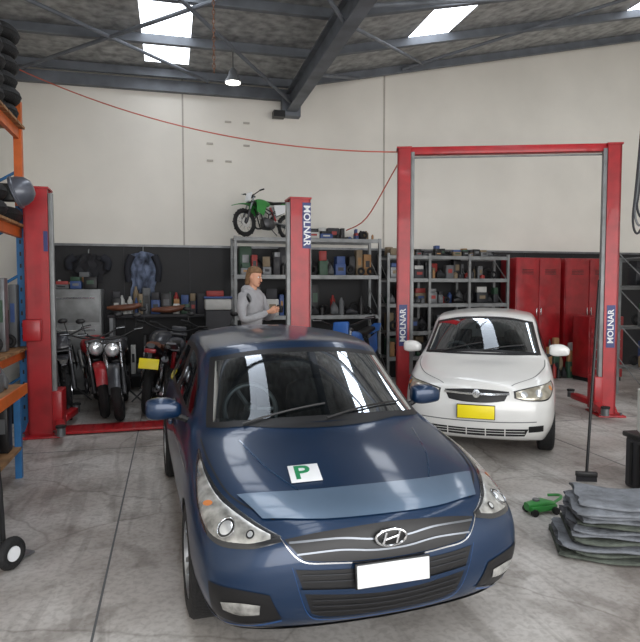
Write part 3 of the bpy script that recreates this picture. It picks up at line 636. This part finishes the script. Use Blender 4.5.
bike('motorcycle',(-3.42,9.30,.0),R(-66),DRED,1.12,False,None,6,None,BROWN)
bike('motorcycle.001',(-2.66,9.55,.0),R(98),DK,1.15,False,YEL,6,None,BROWN)
bike('motorcycle.002',(-3.98,9.45,.0),R(-66),DK,1.12,True,None,6)
bike('motorcycle.003',(-1.98,9.55,.0),R(92),DK,1.15,False,None,6)
bike('motorcycle.004',(-3.03,9.15,.0),R(-74),DK,1.12,False,None,6,None,BROWN)
bike('motorcycle.005',(-2.33,9.2,.0),R(100),mat('grey_fairing',(90,92,98),.35,.3,.5),1.15,True,None,6)
bike('dirt_bike',(.66,9.75,0),R(-112),BBLU,1.25,True,None,4)
# ---------------- SHELVING
def rack(name,u0,u1,v0,v1,H,levels,post=GSTEEL,mid=1,shelf=None):
    mb=MB(); n=mid+1
    for i in range(n+1):
        u=u0+(u1-u0)*i/n
        for v in (v0,v1): mb.box((u,v,H/2),(.05,.05,H),post)
        for k in range(int(H/.6)): mb.tube([(u,v0,.2+k*.6),(u,v1,.2+k*.6+.45)],.01,post,6)
    for z in levels:
        for v in (v0,v1): mb.box(((u0+u1)/2,v,z-.03),(u1-u0,.03,.06),post)
        mb.box(((u0+u1)/2,(v0+v1)/2,z),(u1-u0,v1-v0,.02),shelf or post)
    return mb.finish(name,BO,PHI)
def clutter(name,rows,seed,loc=BO,rr=PHI,dense=1):
    rnd=random.Random(seed); mb=MB()
    for (u0,u1,v0,v1,z,hmax) in rows:
      for layer in range(2):
        u=u0+.02; zz=z
        dv=(v1-v0)*.45*layer
        while u<u1-.06:
            w=rnd.uniform(.06,.26); w=min(w,u1-u-.01); h=rnd.uniform(.3,1)*hmax*(1 if layer else .7); m=rnd.choice(COLS); k=rnd.random(); d=(v1-v0)*rnd.uniform(.3,.42); vc=v0+dv+d/2+.02
            if k<.42:
                mb.box((u+w/2,vc,z+h/2),(w*.94,d,h),m,(0,0,0),min(.012,w*.1)); mb.box((u+w/2,vc-d/2-.004,z+h*.55),(w*.5,.006,h*.3),rnd.choice(COLS))
                if h<hmax*.6:
                    m2=rnd.choice(COLS); h2=hmax*rnd.uniform(.15,.35); mb.box((u+w*.5,vc,z+h+h2/2+.001),(w*.8,d*.8,h2),m2,(0,0,rnd.uniform(-.2,.2)),.006)
            elif k<.68:
                r=min(w*.42,.05,h*.5); nn=max(1,int(w/(2.1*r)))
                for i in range(nn):
                    x=u+r+i*2.1*r; hh=h*rnd.uniform(.6,1); mb.lathe([(r,0),(r,hh*.75),(r*.5,hh*.88),(r*.35,hh)],rnd.choice(COLS),Matrix.Translation((x,vc,z)),14)
            elif k<.82:
                w=max(w,.2); w=min(w,u1-u); r=min(w*.5,h*.5,.2); mb.torus((u+w/2,vc,z+r),r*.7,r*.3,RUB,'Y',20,8)
            else: mb.hull([(u,vc,z+h*.25,d*.3,h*.22),(u+w*.4,vc,z+h*.38,d*.45,h*.36),(u+w,vc,z+h*.2,d*.3,h*.18)],rnd.choice([BLK,SEAT,COLS[7],COLS[11]]),2.3,14)
            u+=w+rnd.uniform(.0,.03)
    return mb.finish(name,loc,rr)
rack('storage_rack',-1.18,1.55,-.95,-.35,2.80,(.5,1.35,2.1,2.78),mid=1)
clutter('storage_boxes',[(-1.1,1.5,-.9,-.4,.51,.6),(-1.1,1.5,-.9,-.4,1.36,.6),(-1.1,1.5,-.9,-.4,2.11,.55),(.15,1.5,-.9,-.4,2.795,.28)],3)
rack('storage_rack.001',1.8,4.4,-.75,-.2,2.55,(.5,1.0,1.55,2.05,2.5),mid=2)
clutter('parts_bins',[(1.85,4.3,-.7,-.25,z,.42) for z in (.515,1.015,1.565,2.065)]+[(1.85,4.3,-.7,-.25,2.515,.22)],8)
bk=bike('dirt_bike.001',W(-.55,-.65,2.795),PHI+R(212),GREEN,.74,True,None,3)
def cabinet(name,u0,u1,v0,v1,H,drawers,m,z0=0):
    mb=MB(); uc=(u0+u1)/2; mb.box((uc,(v0+v1)/2,z0+(H-z0)/2+.04),(u1-u0,v1-v0,H-z0-.08),m,bev=.015); mb.box((uc,(v0+v1)/2,z0+.04),(u1-u0-.04,v1-v0-.04,.08),BLK)
    if drawers:
        n=drawers; h=(H-z0-.16)/n
        for i in range(n): mb.box((uc,v0-.01,z0+.12+h*(i+.5)),(u1-u0-.06,.02,h*.9),m,bev=.004); mb.box((uc,v0-.03,z0+.12+h*(i+.8)),(u1-u0-.2,.02,.02),CHR)
    else:
        for q in (-1,1):
            mb.box((uc+q*(u1-u0)/4,v0-.01,z0+(H-z0)/2+.04),((u1-u0)/2-.03,.02,H-z0-.16),m,bev=.004); mb.box((uc+q*.05,v0-.03,z0+(H-z0)*.55),(.02,.03,.16),CHR,bev=.005)
            for k in range(4): mb.box((uc+q*(u1-u0)/4,v0-.022,H-.25-k*.03),((u1-u0)/4,.006,.01),BLK)
    return mb.finish(name,BO,PHI)
cabinet('tool_cabinet',4.62,5.68,-.7,-.1,2.5,0,DRED); cabinet('tool_cabinet.001',5.78,6.95,-.7,-.1,2.5,0,DRED)
cabinet('tool_chest',5.7,6.5,-1.6,-1.1,1.3,6,DRED)
cabinet('steel_cabinet',-4.35,-3.5,-.65,-.1,1.85,3,GSTEEL)
clutter('cabinet_top_supplies',[(-4.3,-3.55,-.6,-.15,1.855,.35)],15)
clutter('shelf_supplies',[(4.7,6.9,-1.05,-.75,.005,1.1)],5)
def bench(name,u0,u1,v0,v1,H,top=WOOD,leg=GREY,edge=None):
    mb=MB(); mb.box(((u0+u1)/2,(v0+v1)/2,H-.03),(u1-u0,v1-v0,.06),top,bev=.006)
    if edge: mb.box((u1+.012,(v0+v1)/2,H-.04),(.02,v1-v0,.1),edge)
    for u in (u0+.06,u1-.06):
        for v in (v0+.06,(v0+v1)/2,v1-.06): mb.box((u,v,H/2-.03),(.06,.06,H-.06),leg)
    mb.box(((u0+u1)/2,(v0+v1)/2,.3),(u1-u0-.06,v1-v0-.06,.03),top)
    return mb.finish(name,BO,PHI)
bench('workbench',-3.4,-1.35,-.65,-.12,1.4,COLS[7])
clutter('workshop_tools',[(-3.35,-1.4,-.62,-.18,1.402,.55),(-3.3,-1.45,-.55,-.2,.32,.8)],12)
# brown seats / leather saddles stacked on the bench
mb=MB()
for i,(u,z) in enumerate(((-3.1,1.96),(-2.35,1.92))):
    mb.M=Matrix.Translation((u,-.66,z-.44)); mb.hull([(-.3,0,0,.05,.03),(-.15,0,.0,.12,.05),(.1,0,.01,.14,.06),(.28,0,.05,.08,.04)],BROWN,2.6,16,None,3)
mb.finish('motorcycle_saddles',BO,PHI)
bench('workbench.001',-4.45,-3.73,-8.2,-5.35,.92,WOOD,BLUP,ORNG)
clutter('bench_supplies',[(-4.4,-3.8,-6.0,-5.5,.922,.35),(-4.35,-3.8,-5.9,-5.5,.32,.5),(-4.35,-3.8,-6.6,-6.1,.32,.5),(-4.35,-3.8,-7.3,-6.8,.32,.5),(-4.35,-3.8,-7.9,-7.3,.922,.3)],21)
mb=MB(); mb.box((-1.5,-.95,1.58),(.46,.3,.2),COLS[5],bev=.03); mb.box((-1.5,-.95,1.70),(.5,.34,.04),COLS[1],bev=.015); mb.box((-1.55,-.95,1.77),(.3,.2,.1),COLS[0],bev=.01)
mb.box((-1.5,-.95,.74),(.44,.3,1.47),COLS[7],bev=.01); mb.finish('plastic_tub_on_stand',BO,PHI)
# pallet racking left
mb=MB(); u0,u1,v0,v1=-4.88,-4.15,-5.3,-3.45
for v in (v0,v1):
    for u in (u0,u1): 
        mb.box((u,v,2.1),(.09,.08,4.2),BLUP); mb.box((u,v,.01),(.11,.11,.02),BLUP)
        for k in range(26): mb.box((u,v-.041,.2+k*.15),(.02,.004,.05),BLK)
    for k in range(6): mb.tube([(u0,v,.3+k*.65),(u1,v,.75+k*.65)],.018,BLUP,6)
for v in (v1,): mb.box((u1,v-.002,3.55),(.094,.084,1.3),ORNG)
for z in (1.1,2.62,3.85):
    for u in (u0,u1): mb.box((u,(v0+v1)/2,z-.06),(.05,v1-v0,.12),ORNG)
    for k in range(9): mb.box((-4.49,v0+.12+k*(v1-v0-.24)/8,z+.015),(.86,.17,.03),WOOD)
mb.finish('pallet_rack',BO,PHI)
mb=MB()
for i,(u,v,z) in enumerate([(-4.38,-3.8,2.65),(-4.38,-4.5,2.65),(-4.38,-4.5,2.83),(-4.4,-3.78,3.88),(-4.36,-3.8,4.06),(-4.4,-3.8,4.24),(-4.38,-3.78,4.42),(-4.38,-3.8,4.6),(-4.38,-4.5,3.88),(-4.38,-4.5,4.06),(-4.36,-4.5,4.24),(-4.38,-4.5,4.42),(-4.38,-4.5,4.6),(-4.36,-3.8,4.78)]):
    u+=.03
    mb.torus((u,v,z+.1),.21,.09,RUB,'Z',32,12); mb.torus((u,v,z+.1),.285,.02,RUB,'Z',32,6); mb.lathe([(.13,-.06),(.14,.06),(.1,.05)],SIL,Matrix.Translation((u,v,z+.1)),20)
mb.finish('tyre_stack',BO,PHI)
mb=MB()
for k in range(4): mb.box((-4.42,-5.05,3.92+k*.1),(.66,.35,.07),WOOD,bev=.005)
for k in range(3): mb.box((-4.72+k*.3,-5.05,3.9+.2),(.05,.3,.45),WOOD)
mb.finish('timber_crate',BO,PHI)
clutter('rack_supplies',[(-4.8,-4.15,-3.9,-3.5,1.135,.9),(-4.8,-4.15,-4.5,-4.0,1.135,.9)],41)
mb=MB(); mb.lathe([(.0,.16),(.08,.15),(.14,.1),(.17,.03),(.175,-.02),(.19,-.03),(.19,-.06),(.12,-.08),(.05,-.1)],mat('grey_dome',(96,100,110),.35,.2,.3),Matrix.Rotation(R(70),4,'Y'),28)
mb.box((-.14,0,-.02),(.2,.14,.2),BLK,bev=.02); mb.finish('work_light',W(-4.0,-4.12,2.99),PHI)
# person
mb=MB()
mb.skin([(0,0,.98),(0,.10,.93),(.03,.125,.52),(-.01,.13,.12),(0,-.10,.93),(.02,-.125,.52),(-.02,-.13,.12),(0,0,1.06)],[(0,1),(1,2),(2,3),(0,4),(4,5),(5,6),(0,7)],[(.14,.13),.10,.07,.058,.10,.07,.058,(.13,.14)],JEAN)
for y in (-.135,.135): mb.hull([(-.09,y,.05,.035,.045),(-.03,y,.06,.045,.055),(.08,y,.045,.05,.04),(.17,y,.03,.045,.028),(.2,y,.025,.02,.015)],BLK,2.4,14,None,3)
hv=[(0,0,1.02),(0,0,1.2),(0,0,1.40),(.0,0,1.53),(.02,0,1.60),(.0,.17,1.52),(.02,.26,1.36),(.05,.28,1.20),(.19,.19,1.24),(.29,.09,1.31),(.0,-.17,1.52),(.02,-.26,1.36),(.06,-.28,1.20),(.2,-.18,1.24),(.30,-.07,1.30)]
mb.skin(hv,[(0,1),(1,2),(2,3),(3,4),(3,5),(5,6),(6,7),(7,8),(8,9),(3,10),(10,11),(11,12),(12,13),(13,14)],[(.16,.15),(.15,.14),(.17,.15),(.13,.11),(.075,.075),.085,.068,.06,.052,.042,.085,.068,.06,.052,.042],HOOD)
mb.hull([(-.12,0,1.56,.07,.05),(-.08,0,1.59,.12,.06),(.0,0,1.60,.11,.05),(.06,0,1.58,.06,.03)],HOOD,2.2,16,None,3)
mb.tube([(.01,0,1.56),(.035,0,1.68)],.055,SKIN,14)
H=Matrix.Translation((.05,0,1.76))@Matrix.Rotation(R(12),4,'Y'); base=mb.M; mb.M=H
rings=[]
for z,fx,bx,w in [(-.125,.075,.02,.02),(-.115,.088,-.01,.04),(-.09,.092,-.045,.055),(-.05,.09,-.07,.066),(-.01,.092,-.09,.072),(.03,.09,-.098,.076),(.07,.082,-.095,.074),(.10,.06,-.075,.06),(.12,.025,-.035,.03)]:
    rings.append([Vector(((fx+bx)/2+(fx-bx)/2*math.cos(2*math.pi*j/20),w*math.sin(2*math.pi*j/20),z)) for j in range(20)])
mb.loft(rings,SKIN)
mb.hull([(.085,0,.015,.008,.01),(.10,0,-.01,.012,.02),(.118,0,-.035,.015,.012),(.09,0,-.045,.012,.008)],SKIN,2.2,12)
for y in (-1,1):
    mb.sph((.083,y*.031,.005),(.011,.014,.009),PWH,12); mb.sph((.092,y*.031,.005),.006,BLK,8); mb.tube([(.092,y*.015,.022),(.09,y*.045,.024)],.005,HAIR,6)
    mb.hull([(-.02,y*.074,-.01,.008,.02),(0,y*.08,-.005,.01,.03),(.015,y*.075,-.01,.006,.022)],SKIN,2.2,10)
mb.hull([(.088,0,-.072,.018,.004),(.097,0,-.072,.022,.008),(.09,0,-.076,.02,.005)],mat('lips',(176,104,96),.5),2.2,10)
hr=[]
for z,fx,bx,w in [(-.14,-.045,-.10,.055),(-.10,-.02,-.112,.078),(-.03,-.01,-.118,.084),(.03,.02,-.118,.087),(.065,.09,-.114,.086),(.09,.092,-.105,.08),(.12,.06,-.075,.058),(.138,.0,-.03,.02)]:
    hr.append([Vector(((fx+bx)/2+(fx-bx)/2*math.cos(2*math.pi*j/24)*(1+.05*math.sin(j*2.3)),w*math.sin(2*math.pi*j/24)*(1+.05*math.sin(j*1.7+z*30)),z)) for j in range(24)])
mb.loft(hr,HAIR); mb.M=base
for sg,wx,wy,wz in ((1,.30,.085,1.315),(-1,.31,-.065,1.305)):
    w=Vector((wx,wy,wz)); d=Vector((.9,-sg*.25,.25)).normalized(); side=Vector((0,0,1)); pl=w+d*.085
    mb.tube([w-d*.02,w+d*.02,w+d*.05,pl],.026,SKIN,10)
    mb.hull([(0,0,0,.012,.022),(.03,0,0,.016,.036),(.085,0,0,.014,.04),(.095,0,0,.008,.034)],SKIN,2.4,14,Matrix.Translation(w)@d.to_track_quat('X','Z').to_matrix().to_4x4())
    for i,ln in enumerate((.062,.072,.066,.05)):
        o=pl+side*(.028-.019*i); inn=Vector((0,-sg,0)); mb.skin([tuple(o),tuple(o+d*ln*.5),tuple(o+d*ln*.7+inn*ln*.4),tuple(o+d*ln*.5+inn*ln*.75)],[(0,1),(1,2),(2,3)],[.0095,.009,.008,.007],SKIN,1)
    o=w+d*.03+side*.03; mb.skin([tuple(o),tuple(o+d*.03+side*.02),tuple(o+d*.055+side*.02+Vector((0,-sg*.02,0)))],[(0,1),(1,2)],[.011,.010,.008],SKIN,1)
mb.box((.43,0.01,1.345),(.08,.05,.09),BLK,(0,.2,0),.008)
mb.finish('man_standing',(-.90,7.9,.26),R(-28),60)
mb=MB()
for i in range(5): mb.box((0,-.28+i*.13,.245),(.9,.12,.025),WOOD,bev=.003)
for x in (-.38,0,.38): mb.box((x,-.02,.19),(.09,.62,.08),WOOD); mb.box((x,-.02,.075),(.09,.62,.15),WOOD)
mb.finish('timber_platform',(-.88,7.86,0),R(15))
# folded blankets
rnd=random.Random(4); mb=MB(); z=0
LM=[TARPO,TARPO,TARPG,TARPO,TARPG,TARPG,TARPO,TARPG,TARPG,TARPG,TARPG]
for k in range(11):
    h=rnd.uniform(.030,.042); m=LM[k]; a=rnd.uniform(-.09,.09); ox,oy=rnd.uniform(-.05,.05),rnd.uniform(-.035,.035); rings=[]
    NX=18; sx=.52-.013*k; sy=.30-.006*k; ph=rnd.uniform(0,6)
    for i in range(NX+1):
        x=-sx+2*sx*i/NX; tap=1 if 0<i<NX else .9; ring_=[]
        for j in range(24):
            t=2*math.pi*j/24; cx=math.copysign(abs(math.cos(t))**.35,math.cos(t)); sz=math.copysign(abs(math.sin(t))**.7,math.sin(t))
            wv=.010*math.sin(x*9+ph)+.010*math.sin(cx*4+ph+x*5)
            ring_.append(Vector((x+ox+.02*math.sin(cx*6+k),oy+cx*sy*tap+.015*math.sin(x*12+ph*2),z+h/2+.004+sz*h*.52*tap+(wv if k else abs(wv)*.2))))
        rings.append([Matrix.Rotation(a,3,'Z')@p for p in ring_])
    mb.loft(rings,m); z+=h
mb.finish('folded_blankets',(2.24,4.2,.0),R(-12),50)
mb=MB(); mb.box((0,0,.05),(.26,.10,.05),GREEN,(0,0,.1),.012); mb.hull([(-.14,0,.07,.04,.03),(0,0,.09,.05,.035),(.12,0,.07,.03,.02)],GREEN,2.6,14)
for x in (-.1,.1):
    for y in (-.06,.06): mb.cyl((x,y-.015,.03),(x,y+.015,.03),.03,BLK,16)
mb.tube([(.1,0,.07),(.2,.02,.1),(.24,.09,.1),(.16,.14,.09)],.012,GREEN,8,4); mb.cyl((-.05,0,.1),(-.05,0,.125),.03,GREY,14); mb.finish('trolley_jack',(1.84,4.9,0),R(15))
mb=MB(); mb.cyl((0,0,.05),(.16,.25,1.95),.014,BLK,10); mb.box((0,0,.07),(.2,.05,.05),BLK,bev=.01)
for i in range(17): mb.cyl((-.092+i*.0115,-.01,.0),(-.092+i*.0115,.0,.05),.006,COLS[7],5)
mb.finish('broom',(2.58,5.72,0),R(-6))
mb=MB(); mb.box((0,0,.24),(.5,.6,.48),COLS[7],bev=.03)
for i in range(5): mb.box((-.254,-.2+.1*i,.24),(.012,.03,.4),BLK)
mb.box((0,0,.5),(.54,.64,.05),BLK,bev=.015); mb.finish('storage_crate',(3.18,5.35,0),R(10))
mb=MB(); mb.hull([(0,0,0,.16,.2),(.05,0,0,.19,.24),(.42,0,0,.19,.24),(.47,0,0,.12,.16)],mat('translucent_plastic',(206,206,200),.4),3.4,24,Matrix.Rotation(R(-90),4,'Y')); mb.cyl((0,.08,.46),(0,.08,.53),.04,COLS[0],14); mb.tube([(0,-.12,.45),(0,-.1,.54),(0,.0,.54),(0,.02,.45)],.016,PWH,8,4)
mb.finish('fuel_container',(3.14,5.35,.526),R(10))
mb=MB(); 
for q in range(3): mb.tube([(4.55+.03*q,8.2,6.65),(4.38+.03*q,8.15,5.2),(4.20+.025*q,8.05,3.3),(4.14+.025*q,8.0,2.75+.1*q),(4.22+.02*q,8.0,2.6+.1*q),(4.36,8.05,3.0),(4.5+.02*q,8.15,4.3)],.015,GREY if q%2 else COLS[7],8,5)
mb.finish('hanging_hose')
rack('storage_rack.002',5.35,6.6,-3.4,-2.8,2.4,(.5,1.2,1.9,2.38),mid=0)
clutter('storage_boxes.001',[(5.4,6.55,-3.35,-2.85,z,.55) for z in (.52,1.22,1.92)],33)
mb=MB(); rnd=random.Random(9)
for i in range(8):
    x=-.35+i*.1; y=rnd.uniform(-.1,.1); h=rnd.uniform(.2,.3); r=.05
    mb.lathe([(r,0),(r,h*.7),(r*.4,h*.85),(r*.35,h)],rnd.choice([BLK,BLK,COLS[7],GREY,COLS[9]]),Matrix.Translation((x,y,0)),14)
mb.finish('oil_bottles',(-3.9,8.3,0),R(10))
for i,(x,y) in enumerate(((-4.3,8.3),(-4.35,8.7))):
    mb=MB(); mb.lathe([(.0,0),(.12,0),(.15,.3),(.158,.3),(.155,.32),(.14,.31),(.115,.02),(0,.02)],BLK,Matrix.Identity(4),24)
    mb.tube([(-.15,0,.29),(-.1,0,.42),(.1,0,.42),(.15,0,.29)],.005,GREY,6,4); mb.finish('bucket',(x,y,0))
mb=MB()
for y in (-.17,.17): mb.tube([(0,y,.12),(-.03,y,.7),(-.12,y,1.15)],.018,BLK,8,4); mb.torus((.02,y*1.25,.11),.075,.035,RUB,'Y',24,10); mb.cyl((.02,y*1.25-.03,.11),(.02,y*1.25+.03,.11),.05,PWH,18)
for z in (.3,.55,.8): mb.cyl((-.01,-.17,z),(-.01,.17,z),.012,BLK,8)
mb.tube([(-.12,-.17,1.15),(-.16,0,1.22),(-.12,.17,1.15)],.018,BLK,8,4); mb.box((.14,0,.015),(.24,.34,.012),GREY); mb.cyl((.02,-.2,.11),(.02,.2,.11),.014,GREY,8)
mb.finish('hand_truck',(-2.26,3.95,0),R(70))
def cloth(name,loc,m,w0,hgt,seed):
    mb=MB(); G=[]; rn=random.Random(seed); p=[rn.uniform(0,6) for _ in range(4)]
    for i in range(15):
        row=[]
        for j in range(13):
            a=(j/12-.5); z=-i*hgt/14; w=w0*(1-.2*math.cos(i*.5+p[0])); row.append(Vector((a*w+.02*math.sin(i+j+p[1]),-.08-.05*math.cos(a*3.1)-.03*math.sin(j*1.9+i*.3+p[2]),z-.12*abs(a)*(1 if i<13 else 2.5))))
        G.append(row)
    mb.loft(G,m,False,False)
    for q in (-1,1): mb.tube([(q*w0*.4,-.11,-.08),(q*w0*.56,-.13,-hgt*.4),(q*w0*.52,-.13,-hgt*.75)],[w0*.14,w0*.1],mat('dark_cloth',(34,36,44),.85),10,4)
    mb.tube([(0,0,.08),(0,-.09,.06),(0,-.09,-.02)],.01,GREY,6); mb.finish(name,loc,PHI)
cloth('hanging_jacket',W(-2.8,-.06,2.55),mat('blue_cloth',(110,122,146),.85,0,0,.85,5,dark=(18,22,32)),.5,.75,1)
cloth('hanging_jacket.001',W(-3.75,-.06,2.5),mat('black_cloth',(40,40,44),.85),.6,.4,2)
mb=MB(); mb.lathe([(.03,.2),(.06,.16),(.08,.08),(.13,0),(.14,-.03),(.13,-.03)],GREY,Matrix.Identity(4),24); mb.lathe([(.125,-.02),(.12,-.04),(.02,-.05)],mat('lamp_diffuser',(255,252,240),.4,emit=6),Matrix.Identity(4),24)
mb.cyl((0,0,.2),(0,0,.45),.008,BLK,6); mb.finish('pendant_lamp',(-1.42,10.0,5.25))
mb=MB(); a=Vector(W(-4.85,-.5,5.6)); b=Vector((1.26,9.1,3.9)); pts=[a.lerp(b,i/24)+Vector((0,0,-.9*(i/24)*(1-i/24)*1.6)) for i in range(25)]
mb.tube(pts,.010,mat('orange_cable',(200,100,80),.5),6); mb.tube([b,(1.1,9.3,3.6),(.75,9.8,3.0),(.45,10.3,2.85)],.010,mat('orange_cable',(200,90,70)),6,5); mb.finish('power_cable')
mb=MB()
for i in range(22):
    M=Matrix.Translation((0,0,-i*.055))@Matrix.Rotation(R(90)*(i%2),4,'Z')
    mb.tube([M@Vector((.016*math.cos(t),0,.035*math.sin(t))) for t in [2*math.pi*k/10 for k in range(10)]],.005,mat('rusty_chain',(110,74,54),.7),5,closed=True)
mb.finish('hanging_chain',W(-1.75,-4.0,5.75))
# ---------------- LIGHT
w=bpy.data.worlds.new('World'); scene.world=w; w.use_nodes=True; nt=w.node_tree; bg=nt.nodes['Background']
bg.inputs[0].default_value=(.86,.92,1,1); bg.inputs[1].default_value=1.3
def area(name,loc,rot,sx,sy,e,col=(1,1,1)):
    l=bpy.data.lights.new(name,'AREA'); l.shape='RECTANGLE'; l.size=sx; l.size_y=sy; l.energy=e; l.color=col; o=bpy.data.objects.new(name,l); scene.collection.objects.link(o); o.location=loc; o.rotation_euler=rot; return o
area('daylight_doorway',W(1.5,VF+.3,2.3),(R(90),0,PHI),11,4,620,(1,.98,.96))
# ---------------- CAMERA
cam=bpy.data.cameras.new('Camera'); co=bpy.data.objects.new('Camera',cam); scene.collection.objects.link(co)
cam.sensor_fit='HORIZONTAL'; cam.sensor_width=36; cam.lens=33.75
co.location=(0,0,1.87); co.rotation_euler=(R(90-3.15),0,0); scene.camera=co
